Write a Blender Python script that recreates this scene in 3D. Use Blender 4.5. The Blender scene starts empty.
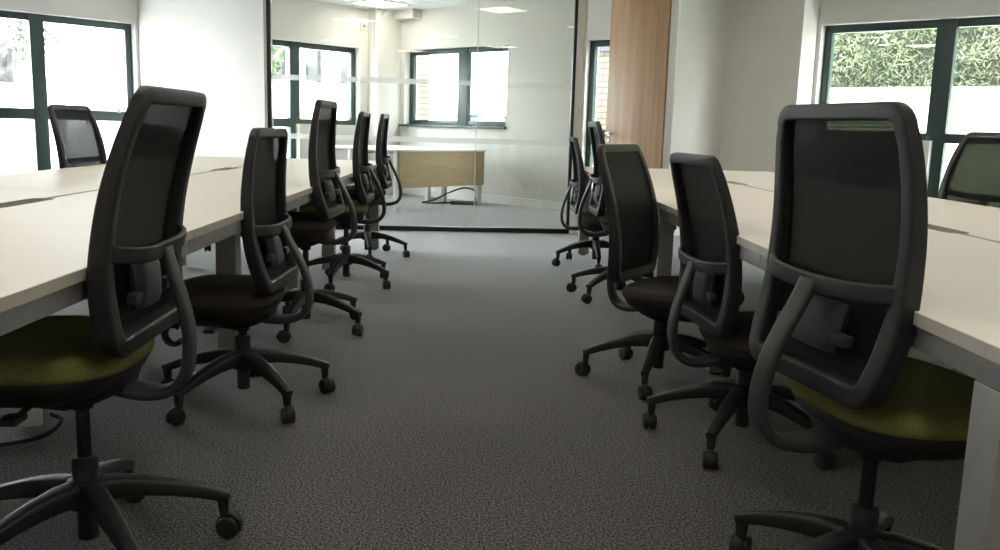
import bpy, bmesh, math, random
from mathutils import Vector, Matrix
random.seed(7)
C = bpy.context.scene.collection
PI = math.pi
R = math.radians
scene = bpy.context.scene

# ------------------------------------------------------------------ frames
# +Y runs down the aisle between the two banks of desks.  The building itself stands at AW to the aisle:
# a = distance along the normal of the left outside wall, b = along the normal of the right outside wall.
AW = R(46.58)
sA, cA = math.sin(AW), math.cos(AW)
def W(a, b, z=0.0):
    return Vector((-sA*a + cA*b, cA*a + sA*b, z))

# ------------------------------------------------------------------ materials
def new_mat(name):
    m = bpy.data.materials.new(name); m.use_nodes = True
    nt = m.node_tree; nt.nodes.clear()
    out = nt.nodes.new('ShaderNodeOutputMaterial')
    return m, nt, out
def N(nt, t, **kw):
    n = nt.nodes.new(t)
    for k, v in kw.items():
        if k in n.inputs: n.inputs[k].default_value = v
        else: setattr(n, k, v)
    return n
def pbr(name, col, rough=0.5, metal=0.0, spec=0.5, var=0.0, scale=20.0, bump=0.0, bscale=200.0, stretch=None, col2=None):
    m, nt, out = new_mat(name)
    b = N(nt, 'ShaderNodeBsdfPrincipled', Roughness=rough, Metallic=metal)
    b.inputs['Specular IOR Level'].default_value = spec
    tc = N(nt, 'ShaderNodeTexCoord')
    src = tc.outputs['Object']
    if stretch:
        mp = N(nt, 'ShaderNodeMapping'); mp.inputs['Scale'].default_value = stretch
        nt.links.new(src, mp.inputs['Vector']); src = mp.outputs['Vector']
    nz = N(nt, 'ShaderNodeTexNoise', Scale=scale, Detail=4.0)
    nt.links.new(src, nz.inputs['Vector'])
    ramp = N(nt, 'ShaderNodeValToRGB')
    c1 = [max(0, c*(1-var)) for c in col]; c2 = list(col2) if col2 else [min(1, c*(1+var)) for c in col]
    ramp.color_ramp.elements[0].position = 0.35; ramp.color_ramp.elements[1].position = 0.65
    ramp.color_ramp.elements[0].color = (*c1, 1); ramp.color_ramp.elements[1].color = (*c2, 1)
    nt.links.new(nz.outputs['Fac'], ramp.inputs['Fac']); nt.links.new(ramp.outputs['Color'], b.inputs['Base Color'])
    if bump:
        n2 = N(nt, 'ShaderNodeTexNoise', Scale=bscale, Detail=2.0)
        nt.links.new(tc.outputs['Object'], n2.inputs['Vector'])
        bp = N(nt, 'ShaderNodeBump', Strength=bump, Distance=0.002)
        nt.links.new(n2.outputs['Fac'], bp.inputs['Height']); nt.links.new(bp.outputs['Normal'], b.inputs['Normal'])
    nt.links.new(b.outputs[0], out.inputs['Surface'])
    return m
def emit(name, col, s):
    m, nt, out = new_mat(name)
    e = N(nt, 'ShaderNodeEmission', Strength=s); e.inputs['Color'].default_value = (*col, 1)
    nt.links.new(e.outputs[0], out.inputs['Surface']); return m
def glass_mat(name, tint, gloss=1.0):
    m, nt, out = new_mat(name)
    t = N(nt, 'ShaderNodeBsdfTransparent'); t.inputs['Color'].default_value = (*tint, 1)
    g = N(nt, 'ShaderNodeBsdfGlossy', Roughness=0.0); g.inputs['Color'].default_value = (gloss, gloss, gloss, 1)
    f = N(nt, 'ShaderNodeFresnel', IOR=1.45)
    ge = N(nt, 'ShaderNodeNewGeometry'); io = N(nt, 'ShaderNodeMapRange')      # same reflectance entering and leaving the thin pane
    io.inputs['To Min'].default_value = 1.45; io.inputs['To Max'].default_value = 1/1.45
    nt.links.new(ge.outputs['Backfacing'], io.inputs['Value']); nt.links.new(io.outputs[0], f.inputs['IOR'])
    mx = N(nt, 'ShaderNodeMixShader')
    nt.links.new(f.outputs[0], mx.inputs['Fac']); nt.links.new(t.outputs[0], mx.inputs[1]); nt.links.new(g.outputs[0], mx.inputs[2])
    nt.links.new(mx.outputs[0], out.inputs['Surface']); return m
def film_mat(name, col, clear):
    m, nt, out = new_mat(name)
    t = N(nt, 'ShaderNodeBsdfTransparent')
    d = N(nt, 'ShaderNodeBsdfTranslucent'); d.inputs['Color'].default_value = (*col, 1)
    d2 = N(nt, 'ShaderNodeBsdfDiffuse'); d2.inputs['Color'].default_value = (*col, 1)
    m1 = N(nt, 'ShaderNodeMixShader', Fac=0.5); m2 = N(nt, 'ShaderNodeMixShader', Fac=1-clear)
    nt.links.new(d.outputs[0], m1.inputs[1]); nt.links.new(d2.outputs[0], m1.inputs[2])
    nt.links.new(t.outputs[0], m2.inputs[1]); nt.links.new(m1.outputs[0], m2.inputs[2])
    nt.links.new(m2.outputs[0], out.inputs['Surface']); return m
def mesh_fabric(name):
    # woven back: fine rows of thread with holes between them
    m, nt, out = new_mat(name)
    tc = N(nt, 'ShaderNodeTexCoord')
    w1 = N(nt, 'ShaderNodeTexWave', Scale=42.0, Distortion=0.6); w1.bands_direction = 'Z'
    nt.links.new(tc.outputs['Object'], w1.inputs['Vector'])
    mr = N(nt, 'ShaderNodeMapRange'); mr.inputs['To Min'].default_value = 0.974; mr.inputs['To Max'].default_value = 0.9995
    nt.links.new(w1.outputs['Fac'], mr.inputs['Value'])
    t = N(nt, 'ShaderNodeBsdfTransparent')
    d = N(nt, 'ShaderNodeBsdfPrincipled', Roughness=0.6); d.inputs['Base Color'].default_value = (.009, .009, .009, 1); d.inputs['Specular IOR Level'].default_value = .1
    mx = N(nt, 'ShaderNodeMixShader')
    nt.links.new(mr.outputs[0], mx.inputs['Fac']); nt.links.new(t.outputs[0], mx.inputs[1]); nt.links.new(d.outputs[0], mx.inputs[2])
    nt.links.new(mx.outputs[0], out.inputs['Surface']); return m
def carpet_mat():
    m, nt, out = new_mat('loop_pile_carpet')
    tc = N(nt, 'ShaderNodeTexCoord')
    n1 = N(nt, 'ShaderNodeTexNoise', Scale=150.0, Detail=2.0, Roughness=0.7)
    n2 = N(nt, 'ShaderNodeTexNoise', Scale=1.3, Detail=2.0)
    nt.links.new(tc.outputs['Object'], n1.inputs['Vector']); nt.links.new(tc.outputs['Object'], n2.inputs['Vector'])
    r1 = N(nt, 'ShaderNodeValToRGB')
    r1.color_ramp.elements[0].position = .40; r1.color_ramp.elements[1].position = .64
    r1.color_ramp.elements[0].color = (.008, .008, .009, 1); r1.color_ramp.elements[1].color = (.215, .208, .208, 1)
    nt.links.new(n1.outputs['Fac'], r1.inputs['Fac'])
    mr = N(nt, 'ShaderNodeMapRange'); mr.inputs['To Min'].default_value = .9; mr.inputs['To Max'].default_value = 1.1
    nt.links.new(n2.outputs['Fac'], mr.inputs['Value'])
    vm = N(nt, 'ShaderNodeVectorMath', operation='SCALE')
    nt.links.new(r1.outputs['Color'], vm.inputs[0]); nt.links.new(mr.outputs[0], vm.inputs['Scale'])
    b = N(nt, 'ShaderNodeBsdfPrincipled', Roughness=.95); b.inputs['Specular IOR Level'].default_value = .2; b.inputs['Sheen Weight'].default_value = .5; b.inputs['Sheen Roughness'].default_value = .3
    nt.links.new(vm.outputs[0], b.inputs['Base Color'])
    bp = N(nt, 'ShaderNodeBump', Strength=.06, Distance=.002)
    nt.links.new(n1.outputs['Fac'], bp.inputs['Height']); nt.links.new(bp.outputs['Normal'], b.inputs['Normal'])
    nt.links.new(b.outputs[0], out.inputs['Surface']); return m
def brick_mat(name, c1, c2, mortar, scale=1.0):
    m, nt, out = new_mat(name)
    tc = N(nt, 'ShaderNodeTexCoord')
    # bricks run along the local X and Z of the wall
    sx = N(nt, 'ShaderNodeSeparateXYZ'); cx = N(nt, 'ShaderNodeCombineXYZ')
    nt.links.new(tc.outputs['Object'], sx.inputs[0])
    ad = N(nt, 'ShaderNodeMath', operation='MULTIPLY_ADD'); ad.inputs[1].default_value = -.4
    nt.links.new(sx.outputs['X'], ad.inputs[0]); nt.links.new(sx.outputs['Y'], ad.inputs[2])
    nt.links.new(ad.outputs[0], cx.inputs['X']); nt.links.new(sx.outputs['Z'], cx.inputs['Y'])
    bt = N(nt, 'ShaderNodeTexBrick', Scale=scale)
    bt.inputs['Color1'].default_value = (*c1, 1); bt.inputs['Color2'].default_value = (*c2, 1); bt.inputs['Mortar'].default_value = (*mortar, 1)
    bt.inputs['Brick Width'].default_value = .225; bt.inputs['Row Height'].default_value = .085; bt.inputs['Mortar Size'].default_value = .011
    nt.links.new(cx.outputs[0], bt.inputs['Vector'])
    b = N(nt, 'ShaderNodeBsdfPrincipled', Roughness=.9)
    nt.links.new(bt.outputs['Color'], b.inputs['Base Color'])
    nt.links.new(b.outputs[0], out.inputs['Surface']); return m
def ceiling_mat():
    m, nt, out = new_mat('ceiling_tiles')
    tc = N(nt, 'ShaderNodeTexCoord')
    bt = N(nt, 'ShaderNodeTexBrick', Scale=1.0, offset=0.0)
    bt.inputs['Color1'].default_value = (.74, .74, .72, 1); bt.inputs['Color2'].default_value = (.70, .70, .69, 1); bt.inputs['Mortar'].default_value = (.5, .5, .5, 1)
    bt.inputs['Brick Width'].default_value = .6; bt.inputs['Row Height'].default_value = .6; bt.inputs['Mortar Size'].default_value = .012
    mp = N(nt, 'ShaderNodeMapping'); mp.inputs['Rotation'].default_value = (0, 0, -AW)
    nt.links.new(tc.outputs['Object'], mp.inputs['Vector']); nt.links.new(mp.outputs[0], bt.inputs['Vector'])
    b = N(nt, 'ShaderNodeBsdfPrincipled', Roughness=.9)
    nt.links.new(bt.outputs['Color'], b.inputs['Base Color']); nt.links.new(b.outputs[0], out.inputs['Surface']); return m

M = dict(
    wall=pbr('wall_paint', (.72, .70, .66), .85, var=.015, scale=3, bump=.08, bscale=90),
    trim=pbr('white_gloss_paint', (.78, .77, .74), .4, var=.01),
    carpet=carpet_mat(), ceiling=ceiling_mat(),
    frame=pbr('dark_green_aluminium', (.018, .042, .038), .4, var=.05),
    black_metal=pbr('black_channel', (.012, .012, .014), .4, var=.05),
    desk=pbr('cream_laminate', (.86, .82, .745), .42, var=.012, scale=6, stretch=(1, 8, 1)),
    deskedge=pbr('desk_edge_band', (.50, .47, .42), .5, var=.03),
    steel=pbr('silver_grey_steel', (.30, .30, .30), .45, metal=.25, var=.04),
    tray=pbr('dark_cable_tray', (.06, .055, .05), .6, var=.1),
    plastic=pbr('black_plastic', (.013, .013, .014), .5, var=.12, scale=60, bump=.12, bscale=900),
    plastic2=pbr('charcoal_plastic', (.027, .027, .029), .5, var=.08, scale=40, bump=.12, bscale=900),
    rubber=pbr('black_rubber', (.014, .014, .014), .55, var=.1),
    piston=pbr('dark_chrome', (.05, .05, .055), .25, metal=.8, var=.05),
    bolt=pbr('pale_bolt', (.35, .35, .35), .4, metal=.5),
    blackfab=pbr('black_upholstery', (.050, .044, .038), .95, spec=.2, var=.25, scale=300, bump=.5, bscale=700),
    greenfab=pbr('olive_green_upholstery', (.165, .168, .052), .95, spec=.2, var=.25, scale=300, bump=.5, bscale=700),
    mesh=mesh_fabric('black_back_mesh'),
    pane=glass_mat('window_glass', (.96, .98, .97), .9),
    partglass=glass_mat('partition_glass', (.955, .975, .965), .9),
    film=film_mat('frosted_film', (.97, .97, .96), .42),
    joint=film_mat('clear_joint', (.8, .84, .84), .35),
    lamp=emit('light_diffuser', (1.0, .92, .80), 12.5),
    white=pbr('white_plastic', (.75, .75, .74), .4, var=.02),
    chrome=pbr('satin_chrome', (.6, .6, .6), .25, metal=1.0),
    oak=pbr('door_veneer', (.42, .25, .125), .4, var=.06, scale=2.0, stretch=(9, 9, .5), col2=(.50, .31, .165)),
    beech=pbr('beech_panel', (.50, .36, .215), .5, var=.08, scale=4.0, stretch=(1.2, 1.2, 16)),
    cable=pbr('black_cable', (.014, .014, .016), .5),
    grass=pbr('lawn_grass', (.20, .235, .12), .95, var=.25, scale=30),
    paving=pbr('pale_paving', (.62, .61, .58), .9, var=.1, scale=4),
    hedge=pbr('hedge_leaf', (.072, .086, .046), .7, var=.55, scale=2.5),
    hedgecore=pbr('hedge_twigs', (.02, .022, .013), .95, var=.3),
    leaf=pbr('tree_leaf', (.045, .072, .020), .6, var=.4, scale=5),
    bark=pbr('tree_bark', (.13, .10, .07), .95, var=.3),
    brick=brick_mat('cream_brick', (.19, .165, .125), (.16, .14, .105), (.075, .065, .055)),
    slate=pbr('grey_slate', (.06, .066, .08), .7, var=.15),
    render_=pbr('pale_render', (.78, .77, .74), .9, var=.03),
    darkglass=pbr('dark_window', (.012, .013, .014), .1),
    car=pbr('silver_blue_car_paint', (.03, .036, .048), .25, metal=.3),
    stone=pbr('grey_stone', (.026, .026, .025), .95, var=.75, scale=5),
)

# ------------------------------------------------------------------ mesh helpers
def BM(): return bmesh.new()
def add_box(bm, mn, mx, f=None, bevel=0.0):
    x0, y0, z0 = mn; x1, y1, z1 = mx
    cs = [(x0,y0,z0),(x1,y0,z0),(x1,y1,z0),(x0,y1,z0),(x0,y0,z1),(x1,y0,z1),(x1,y1,z1),(x0,y1,z1)]
    vs = [bm.verts.new(f(*c) if f else c) for c in cs]
    fs = [bm.faces.new([vs[i] for i in q]) for q in ((0,3,2,1),(4,5,6,7),(0,1,5,4),(1,2,6,5),(2,3,7,6),(3,0,4,7))]
    if bevel:
        es = set(e for q in fs for e in q.edges)
        bmesh.ops.bevel(bm, geom=list(es), offset=bevel, segments=2, affect='EDGES', profile=.6)
    return vs
def add_cyl(bm, p0, p1, r0, r1=None, seg=20, bevel=0):
    p0 = Vector(p0); p1 = Vector(p1); r1 = r0 if r1 is None else r1
    d = (p1-p0).normalized(); u = d.orthogonal().normalized(); v = d.cross(u)
    A_, B_ = [], []
    for i in range(seg):
        t = 2*PI*i/seg; k = u*math.cos(t)+v*math.sin(t)
        A_.append(bm.verts.new(p0+k*r0)); B_.append(bm.verts.new(p1+k*r1))
    for i in range(seg):
        j = (i+1) % seg; bm.faces.new((A_[i], A_[j], B_[j], B_[i]))
    bm.faces.new(A_[::-1]); bm.faces.new(B_)
def add_lathe(bm, prof, seg=28, c=(0, 0)):
    rings = []
    for r, z in prof:
        rings.append([bm.verts.new((c[0]+r*math.cos(2*PI*i/seg), c[1]+r*math.sin(2*PI*i/seg), z)) for i in range(seg)])
    for A_, B_ in zip(rings, rings[1:]):
        for i in range(seg):
            j = (i+1) % seg; bm.faces.new((A_[i], A_[j], B_[j], B_[i]))
    bm.faces.new(rings[0][::-1]); bm.faces.new(rings[-1])
def section(w, h, n=3.0, k=14):
    out = []
    for i in range(k):
        t = 2*PI*(i+.5)/k; c, s = math.cos(t), math.sin(t)
        out.append((w/2*math.copysign(abs(c)**(2/n), c), h/2*math.copysign(abs(s)**(2/n), s)))
    return out
def sweep(bm, pts, wh, ref, closed=False, n=3.0, k=14):
    """sweep a rounded section (w across, h along ref) along points"""
    pts = [Vector(p) for p in pts]; L = len(pts); rings = []
    for i, p in enumerate(pts):
        a = pts[(i-1) % L] if closed or i > 0 else p
        b = pts[(i+1) % L] if closed or i < L-1 else p
        t = (b-a).normalized()
        rf = Vector(ref(i) if callable(ref) else ref)
        hdir = (rf - t*rf.dot(t)).normalized(); wdir = t.cross(hdir).normalized()
        w, h = wh[i] if isinstance(wh, list) else wh
        rings.append([bm.verts.new(p + wdir*x + hdir*y) for x, y in section(w, h, n, k)])
    m = L if closed else L-1
    for i in range(m):
        A_, B_ = rings[i], rings[(i+1) % L]
        for q in range(k):
            r_ = (q+1) % k; bm.faces.new((A_[q], A_[r_], B_[r_], B_[q]))
    if not closed:
        bm.faces.new(rings[0][::-1]); bm.faces.new(rings[-1])
def spline(pts, n=6):
    pts = [Vector(p) for p in pts]; out = []
    P = [pts[0]] + pts + [pts[-1]]
    for i in range(1, len(P)-2):
        for s in range(n):
            t = s/n; a, b, c, d = P[i-1], P[i], P[i+1], P[i+2]
            out.append(.5*((2*b)+(c-a)*t+(2*a-5*b+4*c-d)*t*t+(3*b-a-3*c+d)*t**3))
    out.append(pts[-1]); return out
def to_mesh(name, bm, m, smooth=True, angle=40):
    bmesh.ops.recalc_face_normals(bm, faces=bm.faces)
    me = bpy.data.meshes.new(name); bm.to_mesh(me); bm.free()
    for x in (m if isinstance(m, (list, tuple)) else [m]): me.materials.append(x)
    if smooth:
        me.polygons.foreach_set('use_smooth', [True]*len(me.polygons))
        try: me.set_sharp_from_angle(angle=R(angle))
        except Exception: pass
    return me
def link(name, me, parent=None, loc=(0, 0, 0), rot=(0, 0, 0)):
    o = bpy.data.objects.new(name, me); C.objects.link(o); o.location = loc; o.rotation_euler = rot
    if parent: o.parent = parent
    return o
def obj(name, bm, m, parent=None, loc=(0, 0, 0), rot=(0, 0, 0), smooth=True):
    return link(name, to_mesh(name, bm, m, smooth), parent, loc, rot)
def tag(o, label, cat, group=None):
    o['label'] = label; o['category'] = cat
    if group: o['group'] = group
    return o
def thing(name, label, cat, loc=(0, 0, 0), rz=0, group=None):
    o = bpy.data.objects.new(name, None); o.empty_display_size = .1; C.objects.link(o); o.location = loc; o.rotation_euler = (0, 0, rz)
    return tag(o, label, cat, group)
def struct(name, bm, m, parent=None, smooth=False):
    o = obj(name, bm, m, parent, smooth=smooth)
    if parent is None: o['kind'] = 'structure'
    return o
def struct_empty(name):
    o = bpy.data.objects.new(name, None); o.empty_display_size = .1; C.objects.link(o); o['kind'] = 'structure'; return o
def copy_tree(o, parent=None):
    c = o.copy(); C.objects.link(c); c.parent = parent
    for ch in list(o.children): copy_tree(ch, c)
    return c

# ------------------------------------------------------------------ room shell
WA, WB, CZ, TH = 10.3, 8.87, 2.66, .28
AMIN, BMIN = -4.2, -4.2
bm = BM(); add_box(bm, (AMIN-.1, BMIN-.1, -.06), (WA+.1, WB+.1, 0), W); struct('floor', bm, M['carpet'])
bm = BM(); add_box(bm, (AMIN-TH, BMIN-TH, CZ), (WA+TH, WB+TH, CZ+.1), W); struct('ceiling', bm, M['ceiling'])

def wall_with_openings(name, u0, u1, v0, v1, openings, fn, z1=CZ):
    bm = BM(); cuts = sorted({u0, u1, *[o[0] for o in openings], *[o[1] for o in openings]})
    for a, b in zip(cuts, cuts[1:]):
        mid = (a+b)/2
        op = sorted([(o[2], o[3]) for o in openings if o[0] < mid < o[1]])
        z = 0.0
        for lo, hi in op:
            if lo > z+1e-4: add_box(bm, (a, v0, z), (b, v1, lo), fn)
            z = hi
        if z < z1: add_box(bm, (a, v0, z), (b, v1, z1), fn)
    return struct(name, bm, M['wall'])
def on1(u, v, z): return W(WA+v, u, z)     # left outside wall: u = b, v = depth outward
def on2(u, v, z): return W(u, WB+v, z)     # right outside wall: u = a, v = depth outward
TOP = 2.10
wall_with_openings('wall_left', BMIN-TH, WB+TH, 0, TH, [(1.30, 4.95, .12, TOP), (5.75, 7.22, .06, TOP), (7.22, 8.27, 1.0, TOP)], on1)
wall_with_openings('wall_right', AMIN-TH, WA, 0, TH, [(1.30, 2.63, .12, TOP+.03), (2.63, 3.76, 1.02, TOP+.03), (5.30, 6.70, .12, TOP+.01), (7.97, 10.0, 1.03, TOP+.01)], on2)
bm = BM(); add_box(bm, (AMIN-TH, BMIN-TH, 0), (AMIN, WB, CZ), W); struct('wall_back', bm, M['wall'])
bm = BM(); add_box(bm, (AMIN, BMIN-TH, 0), (WA, BMIN, CZ), W); struct('wall_near', bm, M['wall'])

GL, GR = Vector((-2.045, 8.575)), Vector((.90, 8.765))          # glass partition, ends on the floor
# inner walls: beside the left window, beside the door, and the boxed column by the right window
bm = BM(); add_box(bm, (7.70, 4.99, 0), (WA, 5.09, CZ), W); struct('wall_inner_left', bm, M['wall'])
bm = BM(); add_box(bm, (4.60, 7.40, 0), (4.70, WB, CZ), W); struct('wall_inner_right', bm, M['wall'])
bm = BM(); add_box(bm, (3.80, 8.52, 0), (4.60, WB, CZ), W); struct('wall_column_right', bm, M['wall'])
bm = BM(); add_box(bm, (10.09, 8.42, 0), (WA, WB, CZ), W); struct('wall_column_corner', bm, M['wall'])
bm = BM(); add_box(bm, (9.66, 8.71, 2.53), (10.09, WB, CZ), W, .004); struct('trim_3', bm, M['wall'])     # ceiling boxing beside the corner column

# skirting boards
bm = BM(); add_box(bm, (4.70, WB-.018, 0), (10.09, WB, .11), W, .004); struct('baseboard_right', bm, M['trim'])
bm = BM(); add_box(bm, (WA-.018, 5.09, 0), (WA, 8.44, .11), W, .004); struct('baseboard_left', bm, M['trim'])

# windows
wcount = [0]
def window(fn, u0, u1, z0, z1, mulls, trans, low_from=None, low_to=None, fw=.075, stays=(), tz=(.97, 1.09), lowz=None, sill=None):
    """frame bars in one mesh, each light its own pane; mulls = (u0, u1) bars, trans = (u0, u1) runs of transom"""
    wcount[0] += 1
    root = struct_empty('window_%d' % wcount[0])
    v0, v1 = .10, .17
    bm = BM()
    lows = lowz or z0
    add_box(bm, (u0, v0, z1-fw), (u1, v1, z1), fn, .006)
    for a, b, zz in ((u0, u0+fw, z0), (u1-fw, u1, z0)):
        if low_from is not None and not (low_from <= (a+b)/2 <= low_to): zz = tz[0]
        add_box(bm, (a, v0, zz), (b, v1, z1), fn, .006)
    for a, b in mulls: add_box(bm, (a, v0-.012, z0), (b, v1, z1), fn, .006)
    for a, b in trans: add_box(bm, (a, v0-.006, tz[0]), (b, v1, tz[1]), fn, .006)
    la, lb = (low_from, low_to) if low_from is not None else (u0, u1)
    add_box(bm, (la, v0, z0), (lb, v1, z0+fw), fn, .006)
    obj('window_frame', bm, M['frame'], root)
    us = [u0] + [x for m_ in sorted(mulls) for x in m_] + [u1]
    for a, b in zip(us[::2], us[1::2]):
        segs = []
        hastrans = any(t0 <= (a+b)/2 <= t1 for t0, t1 in trans)
        if hastrans:
            segs.append((tz[1], z1))
            if low_from is None or low_from <= (a+b)/2 <= low_to: segs.append((z0, tz[0]))
        else: segs.append((z0, z1))
        for lo, hi in segs:
            p = BM(); add_box(p, (a, .13, lo), (b, .136, hi), fn); obj('pane', p, M['pane'], root, smooth=False)
    for a, b, z in stays:
        s = BM()
        add_cyl(s, fn(a, .085, z), fn(b, .085, z-.006), .007, seg=10)
        add_box(s, (b-.04, .075, z-.02), (b, .10, z+.025), fn, .003)
        add_box(s, (a, .075, z-.012), (a+.03, .10, z+.014), fn, .003)
        obj('stay_arm', s, M['white'], root)
    if sill:
        s = BM(); add_box(s, (sill[0], -.05, sill[2]-.03), (sill[1], .10, sill[2]), fn, .006); obj('window_sill', s, M['frame'], root)
    return root
window(on1, 1.30, 4.95, .12, TOP, [(3.82, 3.97), (2.55, 2.68)], [(1.30, 4.95)], stays=[(4.30, 4.78, 1.09)])
window(on1, 5.75, 8.27, .06, TOP, [(7.14, 7.30), (6.3, 6.4)], [(5.75, 8.27)], low_from=5.75, low_to=7.22, tz=(.95, 1.07), stays=[(7.9, 8.15, 1.09)])
window(on2, 7.97, 10.0, 1.03, TOP+.01, [(8.79, 8.98)], [], stays=[(8.05, 8.62, 1.11)], sill=(7.95, 10.08, 1.035))
window(on2, 5.30, 6.70, .12, TOP+.01, [(5.95, 6.05)], [(5.3, 6.7)], tz=(.94, 1.04))
window(on2, 1.30, 3.76, .12, TOP+.03, [(2.53, 2.70)], [(1.30, 3.76)], low_from=1.30, low_to=2.63, tz=(1.0, 1.09))

# glass partition (frontal), door frame and door
gd = (GR-GL).normalized(); gn = Vector((-gd.y, gd.x)); GLEN = (GR-GL).length
def G(u, v, z): p = GL + gd*u + gn*v; return Vector((p.x, p.y, z))
gp = thing('glass_partition', 'full height clear glass partition in slim black channels in front of the meeting room', 'partition')
bm = BM()
add_box(bm, (-.005, -.025, 0), (GLEN, .025, .045), G, .004)
add_box(bm, (-.005, -.025, CZ-.04), (GLEN, .025, CZ), G, .004)
obj('channel', bm, M['black_metal'], gp)
for u in (-.005, GLEN-.04):
    bm = BM(); add_box(bm, (u, -.025, .045), (u+.04, .025, CZ-.04), G, .004); obj('end_post', bm, M['black_metal'], gp)
joints = [.035, 1.0, 1.985, GLEN-.04]
for a, b in zip(joints, joints[1:]):
    bm = BM(); add_box(bm, (a+.004, -.005, .045), (b-.004, .005, CZ-.04), G); obj('glass_pane', bm, M['partglass'], gp, smooth=False)
for u in joints[1:3]:
    bm = BM(); add_box(bm, (u-.004, -.006, .045), (u+.004, .006, CZ-.04), G); obj('joint_strip', bm, M['joint'], gp, smooth=False)
for z in (1.415, .865):
    bm = BM(); add_box(bm, (.035, -.008, z), (GLEN-.04, -.0055, z+.05), G); o = obj('frosted_band', bm, M['film'], gp, smooth=False)

HX, HY = 1.738, 8.47
d1 = struct_empty('door_1')
dd = (Vector((HX, HY))-GR).normalized(); dn = Vector((-dd.y, dd.x)); DL = (Vector((HX, HY))-GR).length
def D(u, v, z): p = GR + dd*u + dn*v; return Vector((p.x, p.y, z))
bm = BM()
add_box(bm, (.004, -.05, 0), (.075, .07, CZ), D, .004)
add_box(bm, (DL+.002, -.05, 0), (DL+.07, .07, CZ), D, .004)
add_box(bm, (.075, -.05, CZ-.05), (DL, .07, CZ), D, .004)
obj('door_frame', bm, M['trim'], d1)
phi = R(59)
bm = BM(); add_box(bm, (0, -.022, .008), (.86, .022, CZ-.06), None, .003)
leaf = obj('door_leaf', bm, M['oak'], d1, (HX, HY+.03, 0), (0, 0, PI-phi))
bm = BM()
for s in (1, -1):
    add_cyl(bm, (.80, .022*s, 1.0), (.80, .034*s, 1.0), .026, seg=24)
    add_cyl(bm, (.80, .03*s, 1.0), (.80, .075*s, 1.0), .010, seg=14)
    sweep(bm, spline([(.80, .072*s, 1.0), (.77, .075*s, 1.0), (.68, .072*s, 1.0)]), (.02, .018), (0, 0, 1))
    add_cyl(bm, (.80, .022*s, .93), (.80, .032*s, .93), .018, seg=20)
obj('door_handle', bm, M['chrome'], leaf)
bm = BM()
for z in (.25, 1.25, 2.2):
    add_cyl(bm, (-.004, -.03, z), (-.004, -.03, z+.1), .009, seg=12)
obj('hinge', bm, M['chrome'], leaf)

# ------------------------------------------------------------------ ceiling lights
LIGHTS = [(2.7, 3.95), (5.2, 1.3), (2.75, 1.0), (.35, .65), (3.1, -2.0), (-1.8, .4), (.4, -2.0), (-1.9, -2.2), (5.2, 3.9), (.4, 3.9), (-1.8, 3.3), (.4, 6.5), (2.7, 6.5)]
def light_proto():
    root = thing('ceiling_light', '', 'light')
    bm = BM()
    for a, b in (((-.3, -.3), (.3, -.27)), ((-.3, .27), (.3, .3)), ((-.3, -.27), (-.27, .27)), ((.27, -.27), (.3, .27))):
        add_box(bm, (a[0], a[1], -.014), (b[0], b[1], 0))
    obj('frame', bm, M['trim'], root, smooth=False)
    bm = BM(); add_box(bm, (-.27, -.27, -.010), (.27, .27, -.004)); obj('diffuser', bm, M['lamp'], root, smooth=False)
    return root
lp = light_proto(); lp.location = (-1.45, 12.55, CZ); lp.rotation_euler = (0, 0, AW)
lp['label'] = 'square recessed ceiling light shining inside the glazed meeting room'
for a, b in LIGHTS:
    o = copy_tree(lp); o.location = W(a, b, CZ); o.rotation_euler = (0, 0, AW)
    o['label'] = 'square recessed ceiling light above the desks, seen only mirrored in the glass partition'
    o['group'] = 'ceiling lights over the desks'

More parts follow.
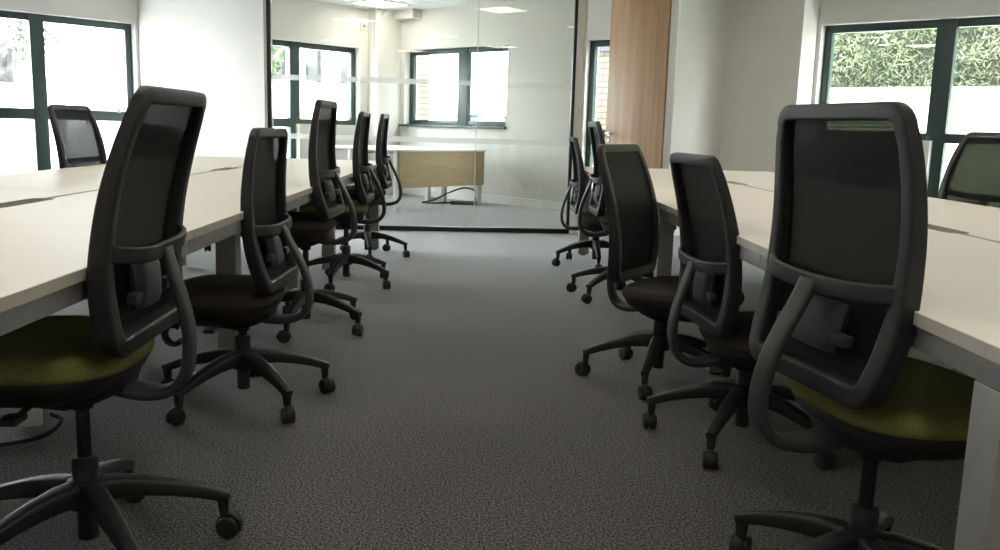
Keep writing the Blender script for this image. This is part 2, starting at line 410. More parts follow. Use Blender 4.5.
# ------------------------------------------------------------------ desks
YS = [1.20, 2.42, 3.64, 4.86, 6.08, 7.30]
XM, XO = 1.575, 2.375
DZ, TT = .73, .025
def desk(sx, i, row):
    XI = .787 if sx < 0 else .772
    """row 0 = aisle side, 1 = window side; sx = -1 left bank, +1 right bank"""
    y0, y1 = YS[i]+.0015, YS[i+1]-.0015
    xa, xb = (XI, XM-.012) if row == 0 else (XO, XM+.012)        # user edge, spine edge
    s = 1 if xb > xa else -1
    f = lambda x, y, z: Vector((sx*x, y, z))
    side = 'left' if sx < 0 else 'right'
    ordw = ['nearest the camera', 'second from the camera', 'in the middle of the row', 'second from the glass partition', 'nearest the glass partition'][i]
    rowt = 'aisle-side' if row == 0 else 'window-side'
    root = thing('bench_desk', 'cream %s bench desk of the %s bank, %s' % (rowt, side, ordw), 'desk', group='bench desks of the %s bank' % side)
    # top with a scalloped cable cut-out in the spine edge
    bm = BM(); ym = (y0+y1)/2; dc = .035*s
    out = [(xa, y0), (xa, y1), (xb, y1), (xb, ym+.20), (xb-dc*.8, ym+.185), (xb-dc, ym+.16), (xb-dc, ym-.16), (xb-dc*.8, ym-.185), (xb, ym-.20), (xb, y0)]
    vt = [bm.verts.new(f(x, y, DZ)) for x, y in out]; vb = [bm.verts.new(f(x, y, DZ-TT)) for x, y in out]
    ft = bm.faces.new(vt); fb = bm.faces.new(vb[::-1])
    for k in range(len(out)):
        q = (k+1) % len(out); bm.faces.new((vt[k], vb[k], vb[q], vt[q])).material_index = 1
    bmesh.ops.bevel(bm, geom=[e for e in ft.edges], offset=.0015, segments=1, affect='EDGES')
    obj('tabletop', bm, [M['desk'], M['deskedge']], root, smooth=False)
    # steel rails under the top
    bm = BM()
    for x0, x1 in ((xa+.012*s, xa+.052*s), (xb-.12*s, xb-.08*s)):
        add_box(bm, (min(x0, x1), y0, DZ-TT-.045), (max(x0, x1), y1, DZ-TT), f, .003)
    for yy in (y0+.02, y1-.06):
        add_box(bm, (min(xa+.05*s, xb-.12*s), yy, DZ-TT-.045), (max(xa+.05*s, xb-.12*s), yy+.04, DZ-TT), f, .003)
    obj('rail', bm, M['steel'], root)
    zt = DZ-TT-.045
    def leg(x, y, w=.085, d=.085):
        b2 = BM(); add_box(b2, (x-w/2, y-d/2, .012), (x+w/2, y+d/2, zt), f, .006)
        o = obj('leg', b2, M['steel'], root)
        b3 = BM(); add_lathe(b3, [(.022, 0), (.024, .004), (.012, .008), (.012, .013)], 16); obj('levelling_foot', b3, M['rubber'], o, (sx*x, y, 0))
    end0, end1 = i == 0, i == 4
    if i != 1: leg(xa+.055*s if end0 else xa+.27*s, y0+.085 if end0 else y0+.05)
    if end1: leg(xa+.09*s, y1-.05)
    if row == 0:
        if i in (0, 2, 4): leg(xb-.05*s, y0+.085 if end0 else y0+.05)
        if end1: leg(xb-.05*s, y1-.05)
        b4 = BM()
        add_box(b4, (XM-.075, y0+.12, DZ-.135), (XM+.075, y1-.12, DZ-.128), f)
        for xx in (XM-.075, XM+.069): add_box(b4, (xx, y0+.12, DZ-.128), (xx+.006, y1-.12, DZ-.075), f)
        obj('cable_tray', b4, M['tray'], root)
    return root
for sx in (-1, 1):
    for i in range(5):
        for row in (0, 1): desk(sx, i, row)

# ------------------------------------------------------------------ office chairs
S0 = .44
def build_chair_meshes():
    K = {}
    # five star base
    bm = BM()
    add_lathe(bm, [(.030, .128), (.042, .130), (.047, .140), (.047, .176), (.040, .194), (.030, .197)], 30)
    for k in range(5):
        t = 2*PI*k/5; c, s = math.cos(t), math.sin(t)
        pr = [(.02, .166), (.07, .167), (.13, .160), (.19, .146), (.25, .128), (.29, .113), (.318, .102)]
        wh = [(.056, .056), (.052, .052), (.046, .045), (.041, .038), (.036, .032), (.033, .029), (.030, .026)]
        sweep(bm, [(r*c, r*s, z) for r, z in pr], wh, (c*.25, s*.25, 1), n=4.5, k=16)
        sweep(bm, [(.304*c, .304*s, .108), (.305*c, .305*s, .08), (.306*c, .306*s, .058)], [(.028, .028), (.026, .026), (.022, .022)], (c, s, 0), n=4, k=12)
    K['star_base'] = to_mesh('star_base', bm, M['plastic'])
    # castor: hooded housing with stem, wheels separate
    bm = BM()
    add_cyl(bm, (0, 0, .045), (0, 0, .066), .008, seg=12)
    hood = []
    for k in range(13):
        t = R(-20 + 220*k/12); hood.append((.012+.031*math.cos(t), 0, .028+.031*math.sin(t)))
    sweep(bm, hood, (.018, .006), lambda i: (Vector(hood[i])-Vector((.012, 0, .028))), n=4, k=10)
    add_box(bm, (-.006, -.006, .024), (.03, .006, .05), None, .002)
    K['castor'] = to_mesh('castor', bm, M['plastic'])
    bm = BM()
    prof = [(.008, -.0105), (.020, -.0105), (.026, -.0085), (.028, -.004), (.028, .004), (.026, .0085), (.020, .0105), (.008, .0105)]
    for A_ in (prof,):
        rings = [[bm.verts.new((r*math.cos(2*PI*i/24), z, r*math.sin(2*PI*i/24))) for i in range(24)] for r, z in A_]
        for p, q in zip(rings, rings[1:]):
            for i in range(24):
                j = (i+1) % 24; bm.faces.new((p[i], p[j], q[j], q[i]))
        bm.faces.new(rings[0]); bm.faces.new(rings[-1])
    K['wheel'] = to_mesh('wheel', bm, M['rubber'])
    # gas lift: lower tube + collar, and the piston that rises with the seat
    bm = BM(); add_lathe(bm, [(.018, .048), (.023, .051), (.024, .195), (.029, .198), (.029, .243), (.026, .250), (.016, .252)], 28)
    K['gas_lift'] = to_mesh('gas_lift', bm, M['plastic'])
    bm = BM(); add_cyl(bm, (0, 0, .10), (0, 0, S0-.10), .0155, seg=22)
    K['piston'] = to_mesh('piston', bm, M['piston'])
    # mechanism
    bm = BM()
    rows = [(-.11, .08, .112, .062), (-.06, .12, .132, .058), (.0, .145, .145, .055), (.08, .14, .138, .055), (.15, .115, .115, .058), (.21, .08, .088, .062)]   # y, half-width*1, bottom, top (below seat)
    rr = []
    for y, hw, zb, zt_ in rows:
        rr.append([bm.verts.new((x, y, S0-z)) for x, z in ((-hw, zt_), (-hw*.95, (zb+zt_)/2), (-hw*.6, zb), (hw*.6, zb), (hw*.95, (zb+zt_)/2), (hw, zt_))])
    for p, q in zip(rr, rr[1:]):
        for i in range(6):
            j = (i+1) % 6; bm.faces.new((p[i], p[j], q[j], q[i]))
    bm.faces.new(rr[0]); bm.faces.new(rr[-1])
    add_cyl(bm, (0, 0, S0-.165), (0, 0, S0-.12), .024, .034, 22)
    K['tilt_mechanism'] = to_mesh('tilt_mechanism', bm, M['plastic'], angle=60)
    bm = BM()
    for s in (-1, 1): add_cyl(bm, (s*.125, .03, S0-.10), (s*.149, .03, S0-.10), .006, seg=12)
    K['pivot_bolt'] = to_mesh('pivot_bolt', bm, M['bolt'])
    bm = BM()
    p = spline([(.0, .16, S0-.10), (.015, .215, S0-.115), (.02, .25, S0-.14), (.02, .258, S0-.165)])
    sweep(bm, p, (.022, .018), (1, 0, 0))
    ring = [(.02, .262+.034*math.sin(R(t)), S0-.195+.036*math.cos(R(t))) for t in range(-40, 231, 18)]
    sweep(bm, ring, (.022, .034), (1, 0, 0))
    K['tension_crank'] = to_mesh('tension_crank', bm, M['plastic'])
    bm = BM()
    p = spline([(-.10, .02, S0-.10), (-.17, .03, S0-.105), (-.225, .03, S0-.11)])
    sweep(bm, p, (.014, .010), (0, 0, 1)); add_box(bm, (-.275, .012, S0-.117), (-.22, .05, S0-.103), None, .005)
    K['height_lever'] = to_mesh('height_lever', bm, M['plastic'])
    # seat outline
    YC, HW, HD = .088, .25, .226
    def outline(t):
        c, s = math.cos(t), math.sin(t)
        e = 2/3.4
        x = HW*math.copysign(abs(c)**e, c); y = HD*math.copysign(abs(s)**e, s)
        if y < 0: x *= 1 - .16*(-y/HD)**2
        return x, y
    def shell(layers, dome):
        bm = BM(); K_ = 48; rings = []
        def zz(x, y, base, amt):
            fr = max(0, y/HD); bk = max(0, -y/HD)
            return base - .030*fr**3 - .012*bk**2 + amt*0
        for sc, z in layers:
            rings.append([bm.verts.new((x*sc, YC+y*sc, zz(x*sc, y*sc, z, 0))) for x, y in (outline(2*PI*i/K_) for i in range(K_))])
        for p, q in zip(rings, rings[1:]):
            for i in range(K_):
                j = (i+1) % K_; bm.faces.new((p[i], p[j], q[j], q[i]))
        bm.faces.new(rings[0]); bm.faces.new(rings[-1])
        return bm
    K['seat_pan'] = to_mesh('seat_pan', shell([(.36, S0-.132), (.54, S0-.124), (.74, S0-.102), (.91, S0-.072), (.97, S0-.046), (.965, S0-.041)], 0), M['plastic'], angle=60)
    lay = [(.96, S0-.042), (.985, S0-.040), (1.0, S0-.032), (1.0, S0-.022), (.985, S0-.013), (.95, S0-.003), (.88, S0+.002), (.7, S0-.001), (.45, S0-.006), (.2, S0-.009)]
    K['seat_black'] = to_mesh('seat_cushion', shell(lay, 0), M['blackfab'], angle=70)
    K['seat_green'] = to_mesh('seat_cushion', shell(lay, 0), M['greenfab'], angle=70)
    # back: side profile y(z), half width w(z), z above the seat
    PR = [(-.03, -.184), (.02, -.175), (.07, -.162), (.12, -.148), (.18, -.136), (.25, -.130), (.33, -.129), (.42, -.136), (.50, -.147), (.575, -.160)]
    WD = [(-.03, .190), (.06, .203), (.2, .214), (.32, .216), (.44, .210), (.575, .192)]
    def lerp(T, z):          # smooth Hermite curve through the table
        if z <= T[0][0]: return T[0][1]
        if z >= T[-1][0]: return T[-1][1]
        n = len(T)
        for i in range(n-1):
            (a, va), (b, vb) = T[i], T[i+1]
            if z <= b:
                ma = (vb-T[i-1][1])/(b-T[i-1][0]) if i > 0 else (vb-va)/(b-a)
                mb = (T[i+2][1]-va)/(T[i+2][0]-a) if i < n-2 else (vb-va)/(b-a)
                h = b-a; t = (z-a)/h
                return (2*t**3-3*t*t+1)*va+(t**3-2*t*t+t)*h*ma+(3*t*t-2*t**3)*vb+(t**3-t*t)*h*mb
    PIV = Vector((0, -.15, S0+.08))
    K['_pivot'] = PIV
    def bp(x, z): return Vector((x, lerp(PR, z), S0+z)) - PIV     # gently wrapped forward at the sides
    zb, zt, rc = .028, .553, .032
    loop = []
    def arc(cx, cz, a0, a1, n=6):
        for k in range(n+1):
            a = R(a0+(a1-a0)*k/n); loop.append((cx+rc*math.cos(a), cz+rc*math.sin(a)))
    wb, wt = lerp(WD, zb), lerp(WD, zt)
    for x in (-.1, 0, .1): loop.append((x, zb))
    arc(wb-rc, zb+rc, -90, 0)
    for k in range(1, 18): z = zb+rc+(zt-rc-zb-rc)*k/18; loop.append((lerp(WD, z), z))
    arc(wt-rc, zt-rc, 0, 90)
    for x in (.1, 0, -.1): loop.append((x, zt))
    arc(-wt+rc, zt-rc, 90, 180)
    for k in range(17, 0, -1): z = zb+rc+(zt-rc-zb-rc)*k/18; loop.append((-lerp(WD, z), z))
    arc(-wb+rc, zb+rc, 180, 270)
    pts = [bp(x, z) for x, z in loop]
    whs = []
    for x, z in loop:
        tw = .044-.010*min(1, max(0, (z-.16)/.12))
        whs.append((tw, .046-.018*min(1, max(0, (z-.12)/.40))))
    bm = BM(); sweep(bm, pts, whs, (0, 1, 0), closed=True, n=6.0, k=20)
    K['backrest'] = to_mesh('backrest', bm, M['plastic'])
    bm = BM(); NU, NV = 10, 40; grid = []
    for j in range(NV+1):
        z = zb+(zt-zb)*j/NV; w = lerp(WD, z)-.004; row = []
        for i in range(NU+1):
            x = -w+2*w*i/NU; row.append(bm.verts.new(bp(x, z)+Vector((0, .008, 0))))
        grid.append(row)
    for j in range(NV):
        for i in range(NU): bm.faces.new((grid[j][i], grid[j][i+1], grid[j+1][i+1], grid[j+1][i]))
    K['mesh_panel'] = to_mesh('mesh_panel', bm, M['mesh'], angle=80)
    # lumbar hoop behind the back
    bm = BM(); hz = .218; hp = []
    for k in range(25):
        t = -1+2*k/24; x = .205*math.copysign(1-(1-abs(t))**1.35, t) if False else .208*t
        stand = .040*(1-abs(t)**5)
        hp.append(bp(x, hz)+Vector((0, -.014-stand, .010*(abs(t)**2))))
    sweep(bm, hp, (.014, .036), (0, 0, 1), n=6, k=16)
    K['lumbar_hoop'] = to_mesh('lumbar_hoop', bm, M['plastic2'])
    # lumbar pad riding on the mesh
    bm = BM(); c = bp(0, .135)
    rows = []
    for j in range(7):
        v = -1+2*j/6; row = []
        for i in range(9):
            u = -1+2*i/8
            row.append((u*.082, v*.048))
        rows.append(row)
    for side in (0, 1):
        g = [[bm.verts.new(bp(x*(1-.06*abs(zv/.048)**3), .135+zv)+Vector((0, -.008-side*.022*(1-.5*abs(x/.082)**4-.35*abs(zv/.048)**4), 0))) for x, zv in row] for row in rows]
        for j in range(6):
            for i in range(8): bm.faces.new((g[j][i], g[j][i+1], g[j+1][i+1], g[j+1][i]))
        if side == 0: g0 = g
    edge0 = [g0[0][i] for i in range(9)]+[g0[j][8] for j in range(1, 7)]+[g0[6][i] for i in range(7, -1, -1)]+[g0[j][0] for j in range(5, 0, -1)]
    edge1 = [g[0][i] for i in range(9)]+[g[j][8] for j in range(1, 7)]+[g[6][i] for i in range(7, -1, -1)]+[g[j][0] for j in range(5, 0, -1)]
    for i in range(len(edge0)):
        j = (i+1) % len(edge0); bm.faces.new((edge0[i], edge0[j], edge1[j], edge1[i]))
    for s in (-1, 1):
        k = bp(s*.10, .12)
        add_box(bm, (k.x-.022, k.y-.034, k.z-.012), (k.x+.022, k.y-.012, k.z+.012), None, .005)
    K['lumbar_pad'] = to_mesh('lumbar_pad', bm, M['plastic2'])
    # central J-shaped stem, from the mechanism round behind the seat and up to the hoop
    st = [(-.05, -.100), (-.13, -.118), (-.20, -.120), (-.252, -.102), (-.278, -.06), (-.278, .0), (-.264, .06), (-.238, .12), (-.212, .17), (-.188, .222)]
    sp = spline([(0, y, S0+z) for y, z in st], 5); sp = [p_-PIV for p_ in sp]
    L = len(sp); whs = []
    for i in range(L):
        t = i/(L-1); whs.append((.09-.036*min(1, t*2.2) if t < .45 else .054, .030-.012*t))
    bm = BM()
    sweep(bm, sp, whs, lambda i: (Vector((0, 0, 1)) if False else ((sp[min(i+1, L-1)]-sp[max(i-1, 0)]).cross(Vector((1, 0, 0))))), n=4, k=16)
    K['back_stem'] = to_mesh('back_stem', bm, M['plastic2'])
    return K
KM = build_chair_meshes()
def chair_at(x, y, front, base, seat, label, recline=0, green=False, group=None, fwd=0):
    """front / base in degrees about +X of the room; seat = height of the seat, fwd = how far the back is set forward"""
    root = thing('office_chair', label, 'chair', (x, y, 0), R(front-90), group)
    ds = seat-S0; br = R(base-front+90)
    sb = link('star_base', KM['star_base'], root, rot=(0, 0, br))
    for k in range(5):
        t = br+2*PI*k/5
        c = link('castor', KM['castor'], root, (.308*math.cos(t), .308*math.sin(t), 0), (0, 0, t+random.uniform(-1.5, 1.5)))
        for s in (-1, 1): link('wheel', KM['wheel'], c, (.012, s*.0135, .028))
    gl = link('gas_lift', KM['gas_lift'], root); link('piston', KM['piston'], gl, (0, 0, ds))
    tm = link('tilt_mechanism', KM['tilt_mechanism'], root, (0, 0, ds))
    link('pivot_bolt', KM['pivot_bolt'], tm); link('tension_crank', KM['tension_crank'], tm); link('height_lever', KM['height_lever'], tm)
    link('seat_pan', KM['seat_pan'], root, (0, 0, ds))
    sc = link('seat_cushion', KM['seat_green' if green else 'seat_black'], root, (0, 0, ds))
    sc['label'] = 'olive green fabric seat' if green else 'black fabric seat'
    pv = KM['_pivot']; loc = (pv.x, pv.y+fwd, pv.z+ds)
    bs = link('back_stem', KM['back_stem'], root, loc, (R(recline), 0, 0))
    bk = link('backrest', KM['backrest'], root, loc, (R(recline), 0, 0))
    mp = link('mesh_panel', KM['mesh_panel'], bk); mp['label'] = 'see-through black mesh'
    link('lumbar_hoop', KM['lumbar_hoop'], bk); link('lumbar_pad', KM['lumbar_pad'], bk)
    return root
GLc, GRc, GFc = 'chairs along the left desks', 'chairs along the right desks', 'chairs on the window sides of the desks'
chair_at(-.905, 1.965, 181, 23, .532, 'black mesh office chair with olive green seat, nearest of the left row', 11, True, GLc, .012)
chair_at(-.862, 3.17, 178, -47, .435, 'low black office chair with black seat, second of the left row', -1, False, GLc, .035)
chair_at(-.868, 4.37, 178, -24, .565, 'tall raised black office chair with black seat, third of the left row', -1, False, GLc, .037)
chair_at(-.86, 5.64, 180, -27, .53, 'black office chair with olive green seat, fourth of the left row', 0, True, GLc, .037)
chair_at(-.885, 6.90, 180, 65, .535, 'black office chair nearest the glass partition in the left row', 0, False, GLc, .022)
chair_at(.842, 1.765, 12, 127, .525, 'black mesh office chair with olive green seat and wide see-through back, nearest right', 0, True, GRc, .005)
chair_at(.908, 2.86, 6, -124, .40, 'low black office chair with rear hoop showing, second of the right row', 9.5, False, GRc, 0)
chair_at(.765, 3.585, -32, 177, .415, 'black office chair swivelled to show the front of its back, third on the right', 12, False, GRc, .025)
chair_at(.88, 5.40, 0, 153, .515, 'black office chair in front of the wooden door, fourth of the right row', 6, False, GRc)
chair_at(.89, 6.70, 0, 196, .405, 'low black office chair beside the right end of the glass partition', 6, False, GRc)
chair_at(-2.40, 5.72, -9, 10, .53, 'black mesh office chair across the left desks in front of the bright window', 10, False, GFc)
chair_at(-2.45, 6.87, -40, -60, .40, 'black office chair across the left desks, only a castor showing under them', 0, False, GFc)
chair_at(2.49, 4.62, 198, 200, .525, 'black mesh office chair across the right desks in front of the window', 15, False, GFc)
chair_at(2.36, 5.80, 198, 205, .41, 'black office chair seen through the mesh of the nearest right chair', 8, False, GFc)

# ------------------------------------------------------------------ meeting room furniture
def mdesk(a0, a1, b0, b1, label, panel):
    root = thing('meeting_desk', label, 'desk')
    bm = BM(); add_box(bm, (a0, b0, .705), (a1, b1, .73), W, .002); obj('tabletop', bm, M['desk'], root)
    for a in (a0+.04, a1-.10):
        for b in (b0+.03, b1-.09):
            bm = BM(); add_box(bm, (a, b, 0), (a+.06, b+.06, .705), W, .004); obj('leg', bm, M['white'], root)
    bm = BM(); add_box(bm, (a0+.05, b0+.04, .66), (a0+.09, b1-.04, .705), W); add_box(bm, (a1-.09, b0+.04, .66), (a1-.05, b1-.04, .705), W); obj('rail', bm, M['white'], root)
    if panel:
        bm = BM(); add_box(bm, (a0+.015, b0+.05, .27), (a0+.035, b1-.02, .705), W, .002); o = obj('modesty_panel', bm, M['beech'], root); o['label'] = 'beech wood modesty panel'
    return root
mdesk(8.01, 8.81, 7.0, 8.55, 'white desk with beech modesty panel behind the glass partition', True)
mdesk(8.83, 9.63, 6.95, 8.40, 'white desk without panel, behind the beech panelled one', False)
# extension block with its cable on the floor
bx = thing('extension_lead', 'black extension block with looped cable on the meeting room floor', 'cable')
bm = BM(); add_box(bm, (-.17, -.04, 0), (.17, .04, .05), None, .008); obj('socket_block', bm, M['cable'], bx, (-.235, 11.70, 0), (0, 0, .05))
bm = BM()
pts = spline([(-.06, 11.70, .03), (-.02, 11.72, .08), (-.05, 11.74, .17), (-.22, 11.76, .22), (-.45, 11.78, .14), (-.62, 11.8, .05), (-.78, 11.78, .012), (-.6, 11.72, .012), (-.40, 11.70, .025)], 8)
sweep(bm, pts, (.022, .022), (0.1, .3, 1), n=2, k=8); obj('cord', bm, M['cable'], bx)
bm = BM()
pts = spline([(.0, 11.72, .70), (.01, 11.72, .45), (-.03, 11.74, .25), (-.07, 11.72, .10), (-.075, 11.70, .02)], 8)
sweep(bm, pts, (.014, .014), (1, .3, 0), n=2, k=8); tag(obj('power_cable', bm, M['cable']), 'thin dark cable hanging from the white meeting desk to the floor', 'cable')
# white detector high on the meeting room wall
se = thing('motion_sensor', 'small white sensor box high on the meeting room wall beside the corner', 'sensor')
bm = BM(); add_box(bm, (WA-.05, 8.27, 2.36), (WA, 8.34, 2.50), W, .008); obj('housing', bm, M['white'], se)
bm = BM(); add_box(bm, (WA-.058, 8.283, 2.385), (WA-.05, 8.327, 2.425), W, .004); obj('lens', bm, M['steel'], se)
# white plug and black cable under the nearest left desk
pl = thing('power_adapter', 'small white adapter with black cable under the nearest left desk', 'adapter')
bm = BM(); add_box(bm, (-.03, -.02, -.03), (.03, .02, .03), None, .006); obj('body', bm, M['white'], pl, (-1.475, 2.84, .036), (0, 0, .4))
bm = BM()
sweep(bm, spline([(-1.42, 2.86, .04), (-1.37, 2.82, .03), (-1.39, 2.72, .012), (-1.52, 2.64, .010), (-1.72, 2.66, .010)], 8), (.016, .016), (.1, .2, 1), n=2, k=8); obj('cable', bm, M['cable'], pl)

# ------------------------------------------------------------------ outside
bm = BM(); add_box(bm, (-60, -60, -.30), (90, 90, -.12), W); struct('ground', bm, M['paving'])
# lawn bank rising to the hedge beyond the right window
bm = BM()
prof = [(12.8, -.13), (13.4, .15), (14.5, .8), (16.0, 1.5), (17.4, 1.98), (24, 2.1)]
vs = [[bm.verts.new(W(a, b, z)) for a in (-14, 9.4)] for b, z in prof]
lo = [[bm.verts.new(W(a, b, -.2)) for a in (-14, 9.4)] for b, z in prof]
for p, q in zip(vs, vs[1:]): bm.faces.new((p[0], p[1], q[1], q[0]))
for k in (0, 1):
    for i in range(len(prof)-1): bm.faces.new((vs[i][k], vs[i+1][k], lo[i+1][k], lo[i][k]))
bm.faces.new((vs[-1][0], vs[-1][1], lo[-1][1], lo[-1][0])); bm.faces.new((vs[0][0], vs[0][1], lo[0][1], lo[0][0]))
struct('ground_bank', bm, M['grass'], smooth=True)
def leaf_cloud(bm, pts_fn, n, size, rng, slim=.5):
    for _ in range(n):
        p, nrm = pts_fn(rng)
        d = Vector((rng.gauss(0, 1), rng.gauss(0, 1), rng.gauss(0, 1))); d = (d + nrm*.7).normalized()
        u = d.orthogonal().normalized(); v = d.cross(u); t = rng.uniform(0, 2*PI)
        u, v = u*math.cos(t)+v*math.sin(t), v*math.cos(t)-u*math.sin(t)
        s = size*rng.uniform(.6, 1.4)
        q = [bm.verts.new(p+u*s*1.5), bm.verts.new(p+v*s*slim), bm.verts.new(p-u*s*1.5), bm.verts.new(p-v*s*slim)]
        bm.faces.new(q)
rng = random.Random(3)
hd = thing('hedge', 'tall pale green conifer hedge on the bank outside the right window', 'hedge')
bm = BM(); add_box(bm, (-9, 18.0, 1.85), (8.6, 19.6, 6.5), W); obj('twigs', bm, M['hedgecore'], hd, smooth=False)
bm = BM()
def hp(r):
    a = r.uniform(-8, 8.7); z = r.uniform(1.9, 6.5); bump = .35*math.sin(a*2.1+math.sin(z*2.3))*math.sin(z*1.9+a)
    return W(a, 17.75+bump*.6+r.uniform(-.2, .25), z), Vector(W(0, -1, 0))
leaf_cloud(bm, hp, 95000, .040, rng, .28)
obj('foliage', bm, M['hedge'], hd, smooth=False)
# tree beyond the left window
def tree(x, y, h, rad, label, seed, n=5000, size=.16):
    rg = random.Random(seed)
    t = thing('tree', label, 'tree', (x, y, -.12))
    bm = BM(); sweep(bm, spline([(0, 0, 0), (.05, 0, h*.3), (-.05, .05, h*.6), (0, 0, h*.85)], 4), [(.36-.02*i, .36-.02*i) for i in range(13)], (1, 0, 0), n=2, k=10)
    for k in range(7):
        an = k*2.4; z0 = h*(.35+.06*k)
        sweep(bm, spline([(0, 0, z0), (math.cos(an)*rad*.4, math.sin(an)*rad*.4, z0+h*.10), (math.cos(an)*rad*.8, math.sin(an)*rad*.8, z0+h*.16)], 3), [(.14-.015*i, .14-.015*i) for i in range(7)], (.3, .2, 1), n=2, k=7)
    obj('trunk', bm, M['bark'], t)
    bm = BM(); cl = [(Vector((rg.gauss(0, .45)*rad, rg.gauss(0, .45)*rad, h*(.62+rg.uniform(-.28, .33)))), rg.uniform(.25, .5)*rad) for _ in range(22)]
    def tp(r):
        c, rr = r.choice(cl); d = Vector((r.gauss(0, 1), r.gauss(0, 1), r.gauss(0, 1))).normalized()
        return c+d*rr*r.uniform(.6, 1), d
    leaf_cloud(bm, tp, n, size, rg); obj('crown', bm, M['leaf'], t, smooth=False)
    return t
tree(-13.7, 22.0, 7.5, 2.5, 'leafy green tree outside the left window', 5, 26000, .065)
tree(-5.15, 20.6, 6.0, 1.25, 'green tree outside the meeting room in front of the pale building', 9, 9000, .06)
# rough stone wall under the tree
sw = thing('stone_wall', 'rough grey stone wall on the raised bank under the tree outside the left window', 'wall')
bm = BM(); rs = random.Random(4)
p0, p1, nn = Vector((-12.8, 18.3)), Vector((-9.80, 19.05)), 46
d_ = (p1-p0).normalized(); n_ = Vector((-d_.y, d_.x)); rows = []
prof = [(-.24, 1.60), (-.25, 1.8), (-.24, 2.0), (-.22, 2.2), (-.17, 2.36), (.0, 2.42), (.17, 2.36), (.22, 2.2), (.24, 2.0), (.25, 1.8), (.24, 1.60)]
for k in range(nn+1):
    q = p0+d_*((p1-p0).length*k/nn); row = []
    for o_, z in prof:
        o2 = o_+rs.uniform(-.05, .05); z2 = z+(rs.uniform(-.06, .06) if z > 1.7 else 0)
        row.append(bm.verts.new((q.x+n_.x*o2, q.y+n_.y*o2, z2)))
    rows.append(row)
for a_, b_ in zip(rows, rows[1:]):
    for k in range(len(prof)-1): bm.faces.new((a_[k], a_[k+1], b_[k+1], b_[k]))
bm.faces.new(rows[0]); bm.faces.new(rows[-1])
obj('masonry', bm, M['stone'], sw, smooth=False)
bm = BM(); vs = []
add_box(bm, (18.9, -2.0, -.2), (22.0, 7.6, 1.62), W, .1); struct('ground_terrace', bm, M['paving'])
# neighbouring pale building with a row of columns, seen through the meeting room window
nb = thing('building', 'pale rendered building with dark windows between white columns outside the meeting room', 'building')
bm = BM(); add_box(bm, (24, 12.6, -.12), (30, 22.5, 6.5), W); obj('wall', bm, M['render_'], nb, smooth=False)
for k in range(6):
    bm = BM(); add_box(bm, (23.94, 13.0+1.35*k, 2.3), (24.0, 13.6+1.35*k, 4.0), W, .01); f_ = obj('window', bm, M['darkglass'], nb)
    bm = BM(); add_box(bm, (23.6, 13.75+1.35*k, -.12), (23.95, 14.1+1.35*k, 4.6), W, .02); obj('column', bm, M['render_'], nb)
# brick wing and pier outside the right hand wall
bw = thing('brick_wing', 'cream brick wing with slate capping outside the window behind the door', 'building')
bm = BM(); add_box(bm, (6.2, 10.2, -.12), (8.25, 12.5, 2.1), W); obj('wall', bm, M['brick'], bw, smooth=False)
bm = BM(); add_box(bm, (6.12, 10.12, 2.1), (8.33, 12.6, 3.0), W, .02); obj('capping', bm, M['slate'], bw)
bm = BM(); add_box(bm, (10.20, WB+TH+.01, -.12), (10.75, 9.55, 2.9), W); tag(obj('brick_pier', bm, M['brick'], smooth=False), 'cream brick pier just outside the meeting room rear window', 'pier')
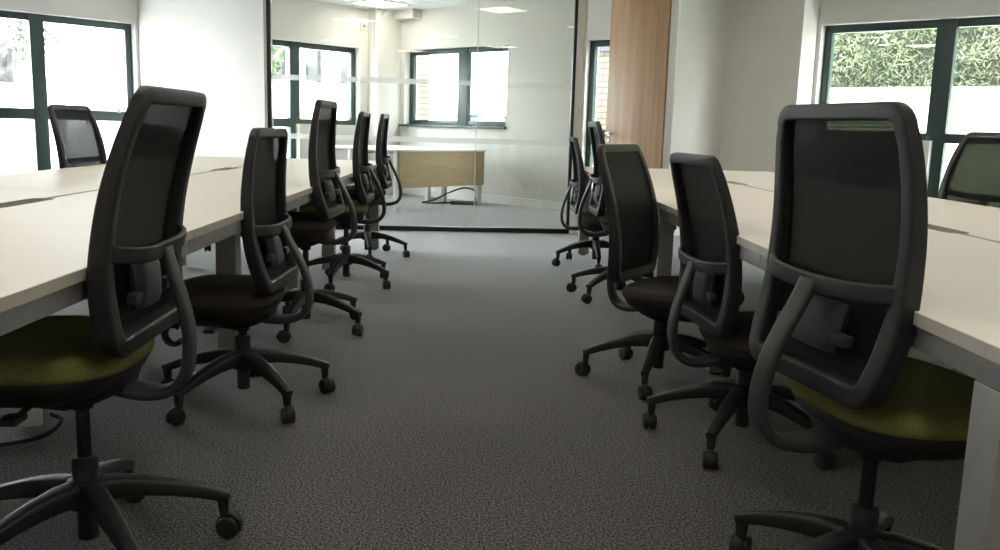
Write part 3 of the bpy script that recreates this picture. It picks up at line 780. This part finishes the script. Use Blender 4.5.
# parked car
def car(loc, rz, label):
    t = thing('car', label, 'car', loc, rz)
    bm = BM(); secs = [(-2.1, .35, .62, .72), (-1.9, .25, .80, .82), (-1.0, .22, .86, .86), (.6, .22, .86, .86), (1.6, .24, .80, .84), (2.05, .34, .62, .72)]
    rr = [[bm.verts.new((x, s*w, z)) for s, z in ((-1, zb_), (-1, .55), (-.93, zt_), (.93, zt_), (1, .55), (1, zb_))] for x, zb_, zt_, w in secs]
    for p, q in zip(rr, rr[1:]):
        for i in range(6):
            j = (i+1) % 6; bm.faces.new((p[i], p[j], q[j], q[i]))
    bm.faces.new(rr[0]); bm.faces.new(rr[-1]); obj('body', bm, M['car'], t)
    bm = BM(); b_ = [bm.verts.new((x, s*.78, .84)) for x in (-1.5, 1.0) for s in (-1, 1)]; u_ = [bm.verts.new((x, s*.62, 1.36)) for x in (-1.0, .25) for s in (-1, 1)]
    for q in ((0, 1, 3, 2),): bm.faces.new([b_[i] for i in q])
    bm.faces.new((b_[0], b_[2], u_[2], u_[0])); bm.faces.new((b_[1], b_[3], u_[3], u_[1])); bm.faces.new((b_[0], b_[1], u_[1], u_[0])); bm.faces.new((b_[2], b_[3], u_[3], u_[2])); bm.faces.new((u_[0], u_[1], u_[3], u_[2]))
    obj('cabin_glass', bm, M['darkglass'], t, smooth=False)
    bm = BM(); add_box(bm, (-1.02, -.64, 1.35), (.27, .64, 1.42), None, .03); obj('roof', bm, M['car'], t)
    for x in (-1.3, 1.3):
        for s in (-1, 1):
            bm = BM(); add_cyl(bm, (x, s*.86, .31), (x, s*.66, .31), .31, seg=24); w_ = obj('wheel', bm, M['rubber'], t)
            bm = BM(); add_cyl(bm, (x, s*.865, .31), (x, s*.85, .31), .19, seg=20); obj('hub_cap', bm, M['steel'], w_)
    return t
c_ = W(11.5, 17.5, -.12); car((.45, 20.5, -.12), .3, 'silver blue car parked outside the meeting room rear window')

# ------------------------------------------------------------------ light
w = bpy.data.worlds.new('overcast_sky'); scene.world = w; w.use_nodes = True
nt = w.node_tree; nt.nodes.clear()
out = nt.nodes.new('ShaderNodeOutputWorld'); bg = nt.nodes.new('ShaderNodeBackground')
tc = nt.nodes.new('ShaderNodeTexCoord'); sx_ = nt.nodes.new('ShaderNodeSeparateXYZ'); rp = nt.nodes.new('ShaderNodeValToRGB')
nt.links.new(tc.outputs['Generated'], sx_.inputs[0]); nt.links.new(sx_.outputs['Z'], rp.inputs['Fac'])
rp.color_ramp.elements[0].color = (.95, .97, 1, 1); rp.color_ramp.elements[1].color = (.86, .93, 1, 1)
nt.links.new(rp.outputs['Color'], bg.inputs['Color']); bg.inputs['Strength'].default_value = 26.0
nt.links.new(bg.outputs[0], out.inputs['Surface'])

# ------------------------------------------------------------------ camera
cam = bpy.data.cameras.new('camera'); co = bpy.data.objects.new('camera', cam); C.objects.link(co)
r_ = Vector((.99940855, -.01949035, .02833159)); u_ = Vector((-.02470669, .16609312, .98580051)); f_ = Vector((.02391927, .98591744, -.16551335))
mw = Matrix(((r_.x, u_.x, -f_.x, 0), (r_.y, u_.y, -f_.y, 0), (r_.z, u_.z, -f_.z, 1.03), (0, 0, 0, 1)))
co.matrix_world = mw
cam.sensor_width = 36; cam.sensor_fit = 'HORIZONTAL'; cam.lens = 36*.88; cam.clip_start = .02; cam.clip_end = 300
scene.camera = co

vs_ = scene.view_settings
vs_.view_transform = 'Standard'; vs_.look = 'None'; vs_.gamma = 1.0; vs_.exposure = 0.22; vs_.use_curve_mapping = False
cy = scene.cycles
cy.max_bounces = 10; cy.diffuse_bounces = 6; cy.glossy_bounces = 4; cy.transmission_bounces = 6; cy.transparent_max_bounces = 32
cy.sample_clamp_indirect = 8.0
